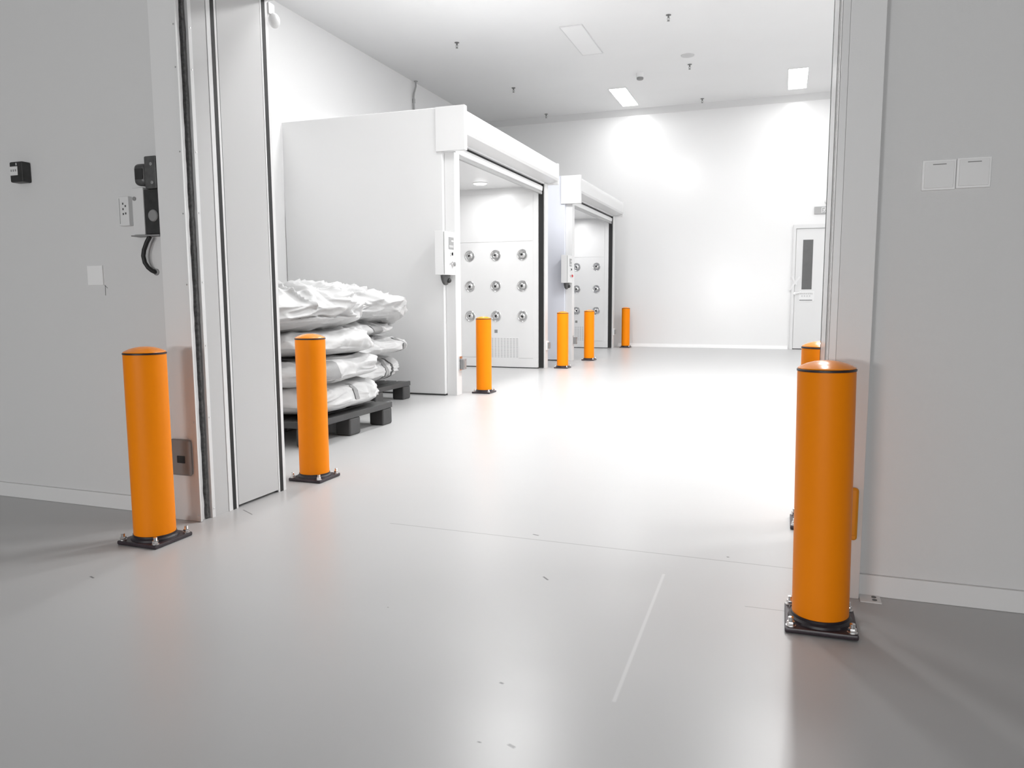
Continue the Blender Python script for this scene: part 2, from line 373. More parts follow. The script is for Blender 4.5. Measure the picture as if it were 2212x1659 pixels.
# ------------------------------------------------------------------ air showers with rolling doors
def make_shower(cab):
    """origin: floor at x=-3.0, y=6.52"""
    t = thing('air_shower', (-3.0, 6.52, 0))
    L_, B = 3.08, -1.74         # length along y, depth to the left
    y1, y2 = 0.16, 2.93         # inner faces
    zc = 2.345
    bm = bmesh.new(); bx(bm, B, 0, 0, y1, 0.012, 2.66, bev=0.012); obj('near_wall', bm, cab, t)
    bm = bmesh.new(); bx(bm, B, 0, y2, L_, 0.012, 2.66, bev=0.006); obj('far_wall', bm, 'cabinet', t)
    box('roof_box', 'cabinet', t, B, 0, y1+0.0005, y2-0.0005, zc, 2.659)
    box('rear_panel', 'cabinet', t, B, B+0.05, y1+0.0005, y2-0.0005, 0.0, zc-0.0005)
    box('base_gap', 'seam', t, B+0.01, -0.008, 0.008, y1-0.01, 0.0, 0.0118)
    g = box('base_gap', 'seam', t, B+0.01, -0.008, y2+0.008, L_-0.01, 0.0, 0.0118)
    # inner nozzle panel with seams
    bm = bmesh.new(); bx(bm, B+0.06, -0.075, y2-0.006, y2, 0.135, 1.655, bev=0.0015); obj('nozzle_panel', bm, 'cabinet', t)
    bm = bmesh.new(); bx(bm, B+0.06, -0.075, y2-0.006, y2, 1.659, 2.25, bev=0.0015); obj('upper_panel', bm, 'cabinet', t)
    bm = bmesh.new(); bx(bm, B+0.06, -0.02, y2-0.010, y2, 0.012, 0.128, bev=0.001); obj('kick_panel', bm, 'cabinet', t)
    box('cornice_bead', 'cabinet', t, B+0.06, -0.02, y2-0.008, y2, 2.27, 2.2735)
    face = y2-0.006
    for z in (1.481, 1.079, 0.683):
        for x in (-0.962, -0.592, -0.222):
            mt = Matrix.Translation((x, face, z)) @ Matrix.Rotation(PI/2, 4, 'X')
            bm = bmesh.new(); lathe(bm, [(0.073, 0.0), (0.0725, 0.004), (0.068, 0.008), (0.062, 0.006), (0.056, 0.0015), (0.048, 0.001), (0.0465, 0.001)], 36, mt, cap=False)
            z1 = obj('air_nozzle', bm, 'nozzle', t)
            bm = bmesh.new(); lathe(bm, [(0.0465, 0.001), (0.044, 0.010), (0.036, 0.019), (0.026, 0.024), (0.016, 0.022), (0.0135, 0.012)], 30, mt @ Matrix.Rotation(random.uniform(-.2, .2), 4, 'X') @ Matrix.Rotation(random.uniform(-.2, .2), 4, 'Y'), cap=False); obj('ball', bm, 'nozzle', z1)
            bm = bmesh.new(); lathe(bm, [(0.0, 0.0225), (0.0158, 0.0225)], 20, mt, cap=False); obj('outlet', bm, 'hole', z1)
    # perforated return grille: frame plus slot rows in one mesh
    bm = bmesh.new(); bx(bm, -0.885, -0.275, face-0.003, face, 0.125, 0.405, bev=0.001)
    gr = obj('return_grille', bm, 'cabinet', t)
    bm = bmesh.new()
    for i in range(14):
        for j in range(17):
            x = -0.862 + i*0.0435; z = 0.139 + j*0.0155
            bx(bm, x-0.0135, x+0.0135, face-0.0036, face-0.0029, z, z+0.0042)
    obj('perforation', bm, 'display', gr)
    box('type_plate', 'greyplastic', t, -0.615, -0.572, face-0.003, face, 0.462, 0.505, bev=0.001)
    # round ceiling light inside
    bm = bmesh.new(); lathe(bm, [(0.095, 0), (0.095, -0.006), (0.078, -0.012)], 36, Matrix.Translation((-0.60, 2.42, zc))); dl = obj('downlight', bm, 'trim', t)
    bm = bmesh.new(); lathe(bm, [(0.078, -0.0125), (0.06, -0.018), (0, -0.02)], 36, Matrix.Translation((-0.60, 2.42, zc)), cap=False); obj('diffuser', bm, 'lamp', dl)
    area('interior_light', (-0.60, 2.42, zc-0.03), 0.14, 0.14, 5, dl)
    area('interior_light', (-1.20, 1.40, zc-0.03), 0.14, 0.14, 5, dl)  # extra light without a fixture, added to even out the interior
    return t
def make_roller():
    """origin: same as the air shower; hood, guides, curtain"""
    t = thing('roller_door', (-3.0, 6.52, 0))
    P0 = [(0.0, 2.655), (0.10, 2.655)]
    for k in range(0, 7):
        a = PI/2*(1-k/6); P0.append((0.165+0.07*math.cos(a), 2.555+0.09*math.sin(a)))
    P0 += [(0.235, 2.44), (0.215, 2.415), (0.13, 2.392), (0.07, 2.385), (0.0, 2.385)]
    P0 = [(max(u, 0.001), v) for u, v in P0]
    bm = bmesh.new(); prism(bm, P0, 'y', 0.04, 3.06); obj('hood', bm, 'cabinet', t)
    bm = bmesh.new(); prism(bm, [(-0.055, -0.022), (0.237, -0.022), (0.237, 0.0395), (0.001, 0.0395), (0.001, -0.001), (-0.055, -0.001)], 'z', 2.262, 2.657, bev=0.005); obj('end_cap', bm, 'cabinet', t)
    bm = bmesh.new(); bx(bm, 0.001, 0.225, 3.0605, 3.10, 2.37, 2.635, bev=0.008, seg=3); obj('end_cap', bm, 'cabinet', t)
    for k, (a, b, c, d) in enumerate(((0.045, 0.165, 0.001, 0.10), (2.945, 3.075, 0.001, 0.082))):
        bm = bmesh.new(); bx(bm, c, d, a, b, 0, 2.26 if k == 0 else 2.384, bev=0.002); obj('guide_rail', bm, 'cabinet', t)
    bm = bmesh.new(); bx(bm, 0.004, 0.066, 2.925, 2.9445, 0.01, 2.37); obj('brush_seal', bm, 'black', t)
    bm = bmesh.new(); bx(bm, 0.004, 0.030, 0.1655, 0.18, 0.01, 2.24); obj('brush_seal', bm, 'black', t)
    box('header_angle', 'trim', t, 0.045, 0.075, 0.17, 2.93, 2.368, 2.3845)
    box('header_gap', 'black', t, 0.012, 0.040, 0.17, 2.93, 2.325, 2.384)
    bm = bmesh.new()
    prism(bm, [(0.030, 2.345), (0.060, 2.34), (0.066, 2.325), (0.060, 2.28), (0.045, 2.268), (0.030, 2.27)], 'y', 0.17, 2.90); obj('curtain_roll', bm, 'cabinet', t)
    bm = bmesh.new()
    bx(bm, 0.028, 0.058, 0.17, 2.90, 2.236, 2.2675, bev=0.003); obj('bottom_bar', bm, 'display', t)
    return t
A = make_shower('cabinet'); tag(A, 'nearer white air shower cabinet with nine round nozzles and a grille', 'air shower', 'white air showers on the left')
Rd = make_roller(); tag(Rd, 'white roller door hood and guides on the nearer air shower', 'roller door', 'roller doors of the air showers')
DY = 4.18
A2 = dup(A, (-3.0, 6.52+DY, 0), label='farther white air shower cabinet, six nozzles in view')
for ch in A2.children:
    if ch.name.startswith('near_wall'): ch.data = ch.data.copy(); ch.data.materials[0] = M['cabinet_blue']
R2 = dup(Rd, (-3.0, 6.52+DY, 0), label='smaller white roller door hood on the farther air shower')

def make_control():
    t = thing('control_box')      # origin: bottom of back face centre
    bm = bmesh.new(); bx(bm, 0, 0.088, 0, 0.232, 0, 0.395, bev=0.004); obj('housing', bm, 'whiteplastic', t)
    box('door_gap', 'greyplastic', t, 0.0885, 0.0905, 0.002, 0.006, 0.01, 0.385)
    bm = bmesh.new(); bx(bm, 0.0885, 0.100, 0.007, 0.231, 0.002, 0.393, bev=0.003); d = obj('lid', bm, 'whiteplastic', t)
    box('display', 'display', t, 0.1005, 0.104, 0.085, 0.195, 0.235, 0.345, bev=0.001)
    dd = t.children[-1]
    for k in range(3): box('key_pad', 'whiteplastic', dd, 0.1042, 0.1055, 0.097+0.032*k, 0.111+0.032*k, 0.252, 0.272)
    box('digit_window', 'whiteplastic', dd, 0.1042, 0.105, 0.14, 0.185, 0.305, 0.318)
    mt = Matrix.Translation((0.1005, 0.13, 0.19)) @ Matrix.Rotation(PI/2, 4, 'Y')
    bm = bmesh.new(); lathe(bm, [(0.018, 0), (0.018, 0.004), (0.012, 0.006), (0.012, 0.014), (0, 0.014)], 20, mt); k = obj('key_switch', bm, 'chrome', t)
    bm = bmesh.new(); bx(bm, 0.1146, 0.124, 0.122, 0.138, 0.178, 0.206, bev=0.002); obj('key_knob', bm, 'black', k)
    mt = Matrix.Translation((0.1005, 0.165, 0.10)) @ Matrix.Rotation(PI/2, 4, 'Y')
    bm = bmesh.new(); lathe(bm, [(0.028, 0), (0.028, 0.003), (0.013, 0.005), (0.013, 0.015)], 24, mt); k = obj('stop_button', bm, 'chrome', t)
    bm = bmesh.new(); lathe(bm, [(0.013, 0.015), (0.020, 0.018), (0.020, 0.027), (0.012, 0.031), (0, 0.032)], 24, mt); obj('button_head', bm, 'greyplastic', k)
    mt = Matrix.Translation((0.1005, 0.11, 0.105)) @ Matrix.Rotation(PI/2, 4, 'Y')
    bm = bmesh.new(); lathe(bm, [(0.016, 0), (0.016, 0.004), (0.01, 0.007), (0, 0.008)], 20, mt); obj('indicator', bm, 'chrome', t)
    return t
cb = make_control(); cb.location = (-3.0, 6.33, 1.135)
# foot of the box rests on a bracket against the cabinet end
tag(cb, 'white control box with grey display on the nearer air shower corner', 'control box', 'control boxes on the air shower corners')
cb2 = dup(cb, (-3.0, 6.33+DY, 1.135), label='smaller white control box on the farther air shower corner, with a red button')
for ch in cb2.children:
    for g in ch.children:
        if g.name.startswith('button_head'): g.data = g.data.copy(); g.data.materials[0] = M['red']
def make_alarm():
    t = thing('motion_sensor')
    bm = bmesh.new()
    prof = [(0.072, 0.1), (0.070, 0.085), (0.064, 0.06), (0.050, 0.03), (0.03, 0.008), (0.0, 0.0)]
    lathe(bm, prof, 32)
    bmesh.ops.transform(bm, matrix=Matrix.Diagonal((0.55, 1, 0.92, 1)), verts=bm.verts[:])
    obj('hood', bm, 'darkgrey', t)
    bm = bmesh.new(); bmesh.ops.create_uvsphere(bm, u_segments=20, v_segments=12, radius=0.024, matrix=Matrix.Translation((0.034, 0.0, 0.045))); obj('lens', bm, 'darkplastic', t)
    return t
al = make_alarm(); al.location = (-2.955, 6.46, 1.041)
tag(al, 'dark rounded sensor hanging under the nearer control box', 'sensor', 'dark sensors under the control boxes')
dup(al, (-2.955, 6.46+DY, 1.041), label='small dark sensor hanging under the farther control box')
def make_photocell(far=False):
    t = thing('photocell')
    if far:
        bm = bmesh.new(); bx(bm, 0, 0.02, 0, 0.075, 0, 0.12, bev=0.003); obj('bracket', bm, 'lightplastic', t)
        bm = bmesh.new(); bx(bm, 0.0205, 0.045, 0.015, 0.06, 0.02, 0.10, bev=0.004); obj('eye', bm, 'greyplastic', t)
    else:
        bm = bmesh.new(); bx(bm, 0, 0.012, -0.02, 0.05, -0.01, 0.125, bev=0.002); obj('bracket', bm, 'chrome', t)
        bm = bmesh.new(); bx(bm, 0.0125, 0.05, -0.01, 0.06, 0.0, 0.10, bev=0.004); obj('eye', bm, 'greyplastic', t)
        bm = bmesh.new(); bx(bm, 0.0503, 0.053, 0.005, 0.045, 0.02, 0.08, bev=0.001); obj('lens', bm, 'display', t)
    return t
pc = make_photocell(); pc.location = (-2.899, 6.625, 0.245); tag(pc, 'grey photocell at the foot of the near guide, nearer air shower', 'sensor', 'photocells on the roller door guides')
dup(pc, (-2.899, 6.625+DY, 0.245), label='grey photocell at the foot of the near guide, farther air shower')
pf = make_photocell(True); pf.location = (-2.917, 9.50, 0.24); tag(pf, 'photocell on the far guide beside the fourth bollard, nearer air shower', 'sensor', 'photocells on the roller door guides')
dup(pf, (-2.917, 9.50+DY, 0.24), label='tiny photocell on the far guide of the farther air shower')

# ------------------------------------------------------------------ pallets and bags
def make_pallet(x0, x1, y0, y1, h, lab):
    t = thing('pallet', ((x0+x1)/2, (y0+y1)/2, 0), lab, 'pallet', 'dark plastic pallets under the bags')
    X, Y = (x1-x0)/2, (y1-y0)/2
    bm = bmesh.new()
    n = 9; st = 2*X/n
    for i in range(n): bx(bm, -X+i*st, -X+(i+1)*st-0.022, -Y, Y, h-0.018, h, bev=0.003)
    for yy in (-Y, -0.05, Y-0.1): bx(bm, -X, X-0.0225, yy, yy+0.1, h-0.036, h-0.0185, bev=0.002)
    bx(bm, X-0.022, X, -Y, Y, h-0.038, h+0.004, bev=0.004)
    bx(bm, -X, X, -Y-0.004, -Y+0.018, h-0.038, h+0.004, bev=0.004)
    obj('deck', bm, 'pallet', t)
    for sx in (-1, 0, 1):
        for sy in (-1, 0, 1):
            cx = sx*(X-0.06); cy = sy*(Y-0.07)
            bm = bmesh.new(); w_, d_ = 0.058, 0.068
            bx(bm, cx-w_, cx+w_, cy-d_, cy+d_, 0.0, h-0.037, bev=0.014, seg=3); obj('foot', bm, 'pallet', t)
    return t
make_pallet(-3.86, -2.715, 3.92, 4.955, 0.157, 'dark plastic pallet nearest, under the front of the bag pile')
make_pallet(-4.35, -3.24, 5.12, 6.27, 0.157, 'dark plastic pallet farther back, beside the white cabinet')

def ridged(p, f, seed):
    q = Vector((p.x*f+seed, p.y*f-seed*1.7, p.z*f+seed*.6))
    wv = Vector((noise.noise(q*0.6), noise.noise(q*0.6+Vector((9, 2, 5))), noise.noise(q*0.6+Vector((3, 8, 1)))))
    return 1-abs(noise.noise(q+wv*1.6))*2
def bag(lab, c, s, rot, seed, ex=(3.2, 2.4), amp=0.035, n=44, sag=0.0, taper=0.0, droop=0.0, strap=None, tilt=(0, 0)):
    t = bmesh.new(); bmesh.ops.create_cube(t, size=2)
    bmesh.ops.subdivide_edges(t, edges=t.edges[:], cuts=n, use_grid_fill=True)
    e1, e2 = ex
    for v in t.verts:
        p = v.co.copy()
        rad = (abs(p.x)**e1 + abs(p.y)**e1)
        k = (rad**(e2/e1) + abs(p.z)**e2)**(-1/e2)
        v.co = p*k
    R = Matrix.Rotation(rot, 4, 'Z')
    out = []
    for v in t.verts:
        u = v.co; nrm = u.normalized()
        p = Vector((u.x*s[0]/2, u.y*s[1]/2, u.z*s[2]/2))
        a = ridged(p*1.0, 3.3, seed); b = ridged(Vector((p.x, p.y*0.6, p.z*1.9)), 6.5, seed+5); cdd = noise.noise(Vector((p.x*2.1+seed, p.y*2.1, p.z*3)))
        fold = noise.noise(Vector((p.x*1.2+seed*2, p.y*1.2, p.z*11)))    # stacked horizontal folds on the sides
        side = 1-abs(nrm.z)**2
        d = amp*(0.9*(max(a, 0)**3) + 0.42*max(b, 0)**3 + 1.3*cdd + 0.8*side*fold) - amp*0.5
        if nrm.z < -0.3: d *= 0.3
        if nrm.z > 0.3 and amp < 0.03: d *= 0.5
        p += Vector((nrm.x, nrm.y, nrm.z*0.8))*d
        p.z += sag*(u.x**2)*-1 + tilt[0]*u.x + tilt[1]*u.y
        if droop and u.y > 0.2: p.z -= droop*(u.y-0.2)**2
        out.append(p)
    for v, p in zip(t.verts, out): v.co = p
    bmesh.ops.recalc_face_normals(t, faces=t.faces[:])
    bmesh.ops.transform(t, matrix=R, verts=t.verts[:])
    me = bpy.data.meshes.new('bulk_bag'); t.to_mesh(me); t.free(); me.materials.append(M['fabric'])
    me.polygons.foreach_set('use_smooth', [True]*len(me.polygons))
    o = bpy.data.objects.new('bulk_bag', me); C.objects.link(o); o.location = c
    tag(o, lab, 'bag', 'folded white bulk bags stacked on the pallets')
    return o
def surf(o, origin, direc):
    ok, loc, nr, _ = o.ray_cast(Vector(origin)-o.location, Vector(direc))
    return loc if ok else None
def strap(o, y, z0, z1, wd=0.09, x=1.0, y2=None, name='lifting_strap', m='strap'):
    """grey webbing following the +x side of a bag; coordinates in the bag's own frame"""
    if y2 is None: y2 = y
    bm = bmesh.new(); n = 14; rows = []
    for i in range(n+1):
        f = i/n; z = z0+(z1-z0)*f; yy = y+(y2-y)*f; row = []
        for k in range(5):
            yk = yy+wd*(k/4-0.5)
            ok, loc, nr, _ = o.ray_cast(Vector((x, yk, z)), Vector((-1, 0, 0)))
            row.append((loc.x if ok else 0.0) + 0.006)
        mx = max(row)
        rows.append([Vector((0.6*row[k]+0.4*mx, yy+wd*(k/4-0.5), z)) for k in range(5)])
    for off in (0.0, -0.004):
        V = [[bm.verts.new(p+Vector((off, 0, 0))) for p in r] for r in rows]
        for a in range(n):
            for k in range(4): bm.faces.new((V[a][k], V[a][k+1], V[a+1][k+1], V[a+1][k]))
    return obj(name, bm, m, o)
BAGS = []
b_d = bag('flat white bag at the bottom of the front pile, on the nearer pallet', (-3.28, 4.42, 0.272), (1.16, 1.0, 0.215), 0.05, 3.1, ex=(4.5, 3.6), amp=0.03, tilt=(0.0, -0.008))
b_c = bag('folded white bag with a broad grey strap, second from the bottom', (-3.27, 4.44, 0.45), (1.12, 1.10, 0.185), -0.03, 7.7, ex=(4.0, 3.4), amp=0.03, tilt=(0.0, 0.012))
b_b = bag('white bag with a rounded fold end, third from the bottom of the front pile', (-3.28, 4.42, 0.625), (1.14, 1.00, 0.20), 0.04, 12.2, ex=(3.6, 2.6), amp=0.036, tilt=(0.0, -0.02))
b_a = bag('crumpled white bag heaped on top of the front pile', (-3.36, 4.36, 0.85), (1.25, 1.20, 0.36), 0.0, 21.9, ex=(2.9, 2.1), amp=0.075, n=70)
e_b = bag('white bag lying lowest on the farther pallet', (-3.72, 5.64, 0.305), (1.06, 1.14, 0.27), 0.05, 31.4, ex=(3.6, 2.5), amp=0.03)
e_c = bag('white bag with its end poking out, in the middle of the rear pile', (-3.66, 5.60, 0.515), (1.12, 1.14, 0.18), -0.04, 37.0, ex=(3.6, 2.4), amp=0.03)
e_d = bag('loosely folded white bag with grey straps, just under the top of the rear pile', (-3.70, 5.58, 0.665), (1.05, 1.12, 0.14), 0.06, 44.0, ex=(3.2, 2.3), amp=0.035)
e_a = bag('bulging white bag on top of the rear pile', (-3.64, 5.52, 0.87), (1.22, 1.26, 0.33), 0.0, 52.3, ex=(2.5, 2.0), amp=0.065, n=70, droop=0.30)
strap(b_c, -0.30, -0.085, 0.085, 0.14)
strap(b_d, 0.05, -0.03, 0.07, 0.05)
strap(e_d, 0.10, -0.10, 0.07, 0.16, y2=-0.12)
strap(e_a, -0.25, -0.14, 0.02, 0.12, y2=-0.42)
strap(e_c, 0.30, -0.08, 0.08, 0.05)
strap(e_b, 0.05, -0.08, 0.10, 0.06, y2=0.14)
strap(e_b, 0.24, -0.10, 0.10, 0.03, m='strapedge')

# ------------------------------------------------------------------ devices on the left wall
def wallthing(name, x, z, lab, cat, y=YF): return thing(name, (x, y, z), lab, cat)
t = wallthing('junction_box', -3.165, 1.478, 'small dark box with a white label at the far left of the wall', 'junction box')
bm = bmesh.new(); bx(bm, -0.041, 0.036, -0.042, 0, -0.045, 0.043, bev=0.006); obj('housing', bm, 'darkplastic', t)
box('label_plate', 'whiteplastic', t, -0.036, 0.010, -0.045, -0.0425, -0.016, 0.022, bev=0.001)
lp = t.children[-1]
for k in range(3):
    box('mark', 'ink', lp, -0.029+0.013*k, -0.023+0.013*k, -0.0462, -0.0452, 0.0, 0.009)
box('side_tab', 'whiteplastic', t, 0.002, 0.006, -0.045, -0.0425, 0.026, 0.036)

t = wallthing('door_controller', -2.49, 1.185, 'door controller beside the left column with dark cap, dial and black hose', 'controller')
bm = bmesh.new(); bx(bm, -0.038, 0.0225, -0.042, 0, 0.0, 0.190, bev=0.004); obj('cover', bm, 'frontwall', t)
bm = bmesh.new(); bx(bm, 0.023, 0.098, -0.039, 0, 0.003, 0.180, bev=0.002); dk = obj('dark_panel', bm, 'darkplastic', t)
box('base_shadow', 'greyplastic', t, -0.048, 0.100, -0.046, 0, -0.006, -0.0005)  # dark strip standing for the shadow line under the controller
bm = bmesh.new(); bx(bm, -0.024, 0.0395, -0.045, 0, 0.198, 0.286, bev=0.020, seg=4); mc = obj('motor_cap', bm, 'darkgrey', t)
bm = bmesh.new(); bx(bm, -0.010, 0.030, -0.047, -0.0455, 0.222, 0.264, bev=0.001); obj('cap_window', bm, 'darkplastic', mc)
bm = bmesh.new(); bx(bm, 0.040, 0.100, -0.047, 0, 0.181, 0.311, bev=0.006); br = obj('motor_bracket', bm, 'darkgrey', t)
for (px_, pz_) in ((0.078, 0.278), (0.080, 0.205)):
    bm = bmesh.new(); lathe(bm, [(0.007, 0), (0.007, 0.002), (0.004, 0.003), (0, 0.003)], 16, Matrix.Translation((px_, -0.0475, pz_)) @ Matrix.Rotation(PI/2, 4, 'X')); obj('screw', bm, 'greyplastic', br)
bm = bmesh.new(); lathe(bm, [(0.024, 0), (0.024, 0.004), (0.021, 0.008), (0, 0.0085)], 28, Matrix.Translation((0.070, -0.0395, 0.075)) @ Matrix.Rotation(PI/2, 4, 'X')); obj('dial', bm, 'greyplastic', t)
bm = bmesh.new(); lathe(bm, [(0.008, 0), (0.008, 0.004), (0.004, 0.006), (0, 0.006)], 16, Matrix.Translation((-0.022, -0.0425, 0.146)) @ Matrix.Rotation(PI/2, 4, 'X')); obj('screw', bm, 'greyplastic', t)
bm = bmesh.new(); tube(bm, [(0.032, -0.028, -0.007), (0.016, -0.030, -0.03), (0.002, -0.032, -0.06), (-0.004, -0.032, -0.085), (0.0, -0.030, -0.112), (0.010, -0.024, -0.132), (0.020, -0.016, -0.144), (0.028, -0.008, -0.150), (0.030, 0, -0.150)], 0.0088, 14); obj('cable_hose', bm, 'black', t)
bm = bmesh.new(); lathe(bm, [(0.014, 0), (0.014, 0.004), (0.010, 0.006), (0, 0.006)], 20, Matrix.Translation((0.030, 0, -0.150)) @ Matrix.Rotation(PI/2, 4, 'X')); obj('cable_gland', bm, 'greyplastic', t)

t = wallthing('socket_strip', -2.600, 1.287, 'small white socket strip left of the door controller', 'socket')
bm = bmesh.new(); bx(bm, -0.024, 0.034, -0.024, 0, -0.060, 0.060, bev=0.004); obj('housing', bm, 'whiteplastic', t)
for k, (dx_, dz_) in enumerate(((0, 0.03), (0, 0.008), (0, -0.012), (0.013, 0.02), (0.013, -0.01))):
    box('pin_hole', 'darkgrey', t, 0.002+dx_, 0.008+dx_, -0.0252, -0.0242, dz_-0.004, dz_+0.004)
box('side_groove', 'greyplastic', t, -0.015, -0.013, -0.0248, -0.0242, -0.052, 0.052)

t = wallthing('blank_plate', -2.794, 1.026, 'pale square blank plate on the left wall below the controller', 'plate')
bm = bmesh.new(); bx(bm, -0.043, 0.043, -0.006, 0, -0.042, 0.042, bev=0.002); obj('plate', bm, 'paleplate', t)
t = wallthing('scratch_mark', -2.746, 0.965, 'small dark scratch below the pale plate on the left wall', 'mark')
bm = bmesh.new(); tube(bm, [(0, -0.001, -0.025), (0.001, -0.001, 0.015), (-0.001, -0.001, 0.02)], 0.0009, 6); tube(bm, [(0, -0.001, 0.018), (0.013, -0.001, 0.006)], 0.0009, 6); obj('stroke', bm, 'scuff', t)

# photocell plates on the columns
t = thing('sensor_cover', (-2.328, 2.452, 0.27), 'grey rounded cover with a dark slot, low on the left column', 'sensor cover')
bm = bmesh.new(); bx(bm, -0.053, 0.053, -0.022, 0, -0.075, 0.077, bev=0.012, seg=3); obj('cover', bm, 'greyplastic', t)
box('slot', 'darkplastic', t, -0.010, 0.030, -0.0255, -0.0225, -0.020, 0.010, bev=0.002)
t = thing('sensor_cover', (0.188, 2.452, 0.267), 'amber rounded cover behind the largest bollard on the right column', 'sensor cover')
bm = bmesh.new(); bx(bm, -0.048, 0.046, -0.022, 0, -0.080, 0.082, bev=0.010, seg=3); obj('cover', bm, 'amber', t)
box('lower_cap', 'amber', t, -0.044, 0.040, -0.0245, -0.0225, -0.072, -0.062)

# light switches
for k, (x, lab) in enumerate(((0.4065, 'left one of the two white rocker switches on the right wall'), (0.4935, 'right one of the two white rocker switches on the right wall'))):
    t = thing('light_switch', (x, YF, 1.264+0.002*k), lab, 'light switch', 'pair of rocker switches on the right wall')
    t.rotation_euler = (0, -0.0, 0)
    bm = bmesh.new(); bx(bm, -0.043, 0.0425, -0.007, 0, -0.042, 0.042, bev=0.002); obj('frame', bm, 'paleplate', t)
    bm = bmesh.new(); bx(bm, -0.037, 0.037, -0.0105, -0.0072, -0.036, 0.037, bev=0.0012); rk = obj('rocker', bm, 'lightplastic', t)
    box('indicator_slot', 'greyplastic', rk, -0.017, 0.017, -0.0112, -0.0106, 0.028, 0.0305)

# rounded white fixture peeking behind the left jamb
t = thing('dome_camera', (-2.243, 3.025, 2.19), 'white rounded fixture peeking past the top of the left jamb', 'camera')
bm = bmesh.new(); bmesh.ops.create_uvsphere(bm, u_segments=24, v_segments=16, radius=0.03, matrix=Matrix.Translation((0, 0.036, 0)) @ Matrix.Diagonal((0.8, 1, 1.1, 1))); obj('dome', bm, 'whiteplastic', t)
box('bracket', 'whiteplastic', t, -0.016, 0.0, 0, 0.04, 0.022, 0.07)

# ------------------------------------------------------------------ back wall door and sign
t = thing('door_4', (0.13, YB, 0), 'pale door with a narrow dark window in the far wall', 'door', kind='structure')
bm = bmesh.new()
bx(bm, 0, 0.045, -0.05, 0, 0, 2.165); bx(bm, 0.045, 0.955, -0.05, 0, 2.10, 2.165); bx(bm, 0.955, 1.0, -0.05, 0, 0, 2.165); obj('door_frame', bm, 'doorleaf', t)
bm = bmesh.new(); bx(bm, 0.05, 0.95, -0.03, 0, 0.015, 2.095, bev=0.002); lf = obj('door_leaf', bm, 'doorleaf', t)
box('threshold_gap', 'seam', t, 0.05, 0.95, -0.028, 0, 0.0, 0.014)
box('head_gap', 'seam', t, 0.045, 0.955, -0.031, 0, 2.0955, 2.0995)
box('window_pane', 'glass', t, 0.163, 0.327, -0.034, -0.0305, 1.05, 1.905)
bm = bmesh.new(); mt = Matrix.Translation((0.045, -0.031, 0.975)) @ Matrix.Rotation(PI/2, 4, 'X')
lathe(bm, [(0.028, 0), (0.028, 0.006), (0.012, 0.010), (0.012, 0.045)], 20, mt); tube(bm, [(0.045, -0.078, 0.975), (0.08, -0.08, 0.985), (0.15, -0.08, 1.0)], 0.010, 10); obj('door_handle', bm, 'chrome', t)
for o_ in list(t.children):
    pass
s = thing('door_notice', (0.505-0.125, YB-0.031, 0.93), 'small white notice with two lines of tiny marks on the far door', 'notice')
bm = bmesh.new(); bx(bm, -0.125, 0.125, -0.004, 0, -0.09, 0.09); obj('card', bm, 'whiteplastic', s)
bm = bmesh.new()
def glyph(x, z, w_, sd):
    r = random.Random(sd)
    for k in range(3): bx(bm, x-w_*r.uniform(.3, .5), x+w_*r.uniform(.3, .5), -0.0062, -0.0042, z-w_*.4+k*w_*.4-0.0012, z-w_*.4+k*w_*.4+0.0012)
    bx(bm, x-0.0013, x+0.0013, -0.0062, -0.0042, z-w_*.5, z+w_*.5)
for k in range(7): glyph(-0.088+k*0.029, 0.045, 0.020, k)
for k in range(4): glyph(-0.075+k*0.042, 0.005, 0.022, 20+k)
obj('lettering', bm, 'ink', s)
box('underline', 'darkgrey', s, -0.115, 0.095, -0.006, -0.0042, -0.074, -0.062)
s = thing('tape_strip', (0.19, YB-0.052, 1.13), 'white tape crossed over the edge of the far door', 'tape')
bm = bmesh.new()
def strip(x0, z0, x1, z1, w_, y):
    d = Vector((x1-x0, 0, z1-z0)).normalized(); nn = Vector((-d.z, 0, d.x))*w_/2
    pts = [(x0+nn.x, z0+nn.z), (x0-nn.x, z0-nn.z), (x1-nn.x, z1-nn.z), (x1+nn.x, z1+nn.z)]
    prism(bm, pts, 'y', y, y+0.002)
strip(-0.10, -0.10, 0.07, 0.14, 0.03, -0.003); strip(-0.07, 0.16, 0.02, 0.0, 0.03, -0.006)
obj('tape', bm, 'whiteplastic', s)
s = thing('exit_sign', (0.785, YB, 2.40), 'pale exit sign with a running figure above the far door', 'sign')
box('sign_body', 'exitgrey', s, -0.33, 0.33, -0.03, 0, -0.062, 0.062, bev=0.003)
bm = bmesh.new()
def mk(pts, w_=0.010):
    for a, b in zip(pts, pts[1:]): strip(a[0], a[1], b[0], b[1], w_, -0.032)
ox = -0.168
mk([(ox-0.045, -0.045), (ox-0.045, 0.046), (ox+0.048, 0.046), (ox+0.048, -0.045)], 0.009)
bx(bm, ox+0.006, ox+0.024, -0.0325, -0.030, 0.020, 0.036, bev=0.003)
mk([(ox+0.010, 0.018), (ox-0.006, -0.008)], 0.018)
mk([(ox-0.004, -0.006), (ox+0.012, -0.020), (ox+0.006, -0.042)]); mk([(ox-0.006, -0.008), (ox-0.016, -0.026), (ox-0.034, -0.030)])
mk([(ox+0.008, 0.016), (ox+0.024, 0.004), (ox+0.034, 0.010)]); mk([(ox+0.004, 0.018), (ox-0.014, 0.012), (ox-0.024, -0.002)])
obj('running_figure', bm, 'whiteplastic', s)
s = thing('emergency_lamp', (0.66, YB, 2.54), 'small round white emergency lamp above the exit sign', 'lamp')
bm = bmesh.new(); lathe(bm, [(0.045, 0), (0.045, 0.03), (0.035, 0.05), (0, 0.055)], 24, Matrix.Rotation(PI/2, 4, 'X')); obj('head', bm, 'lightplastic', s)
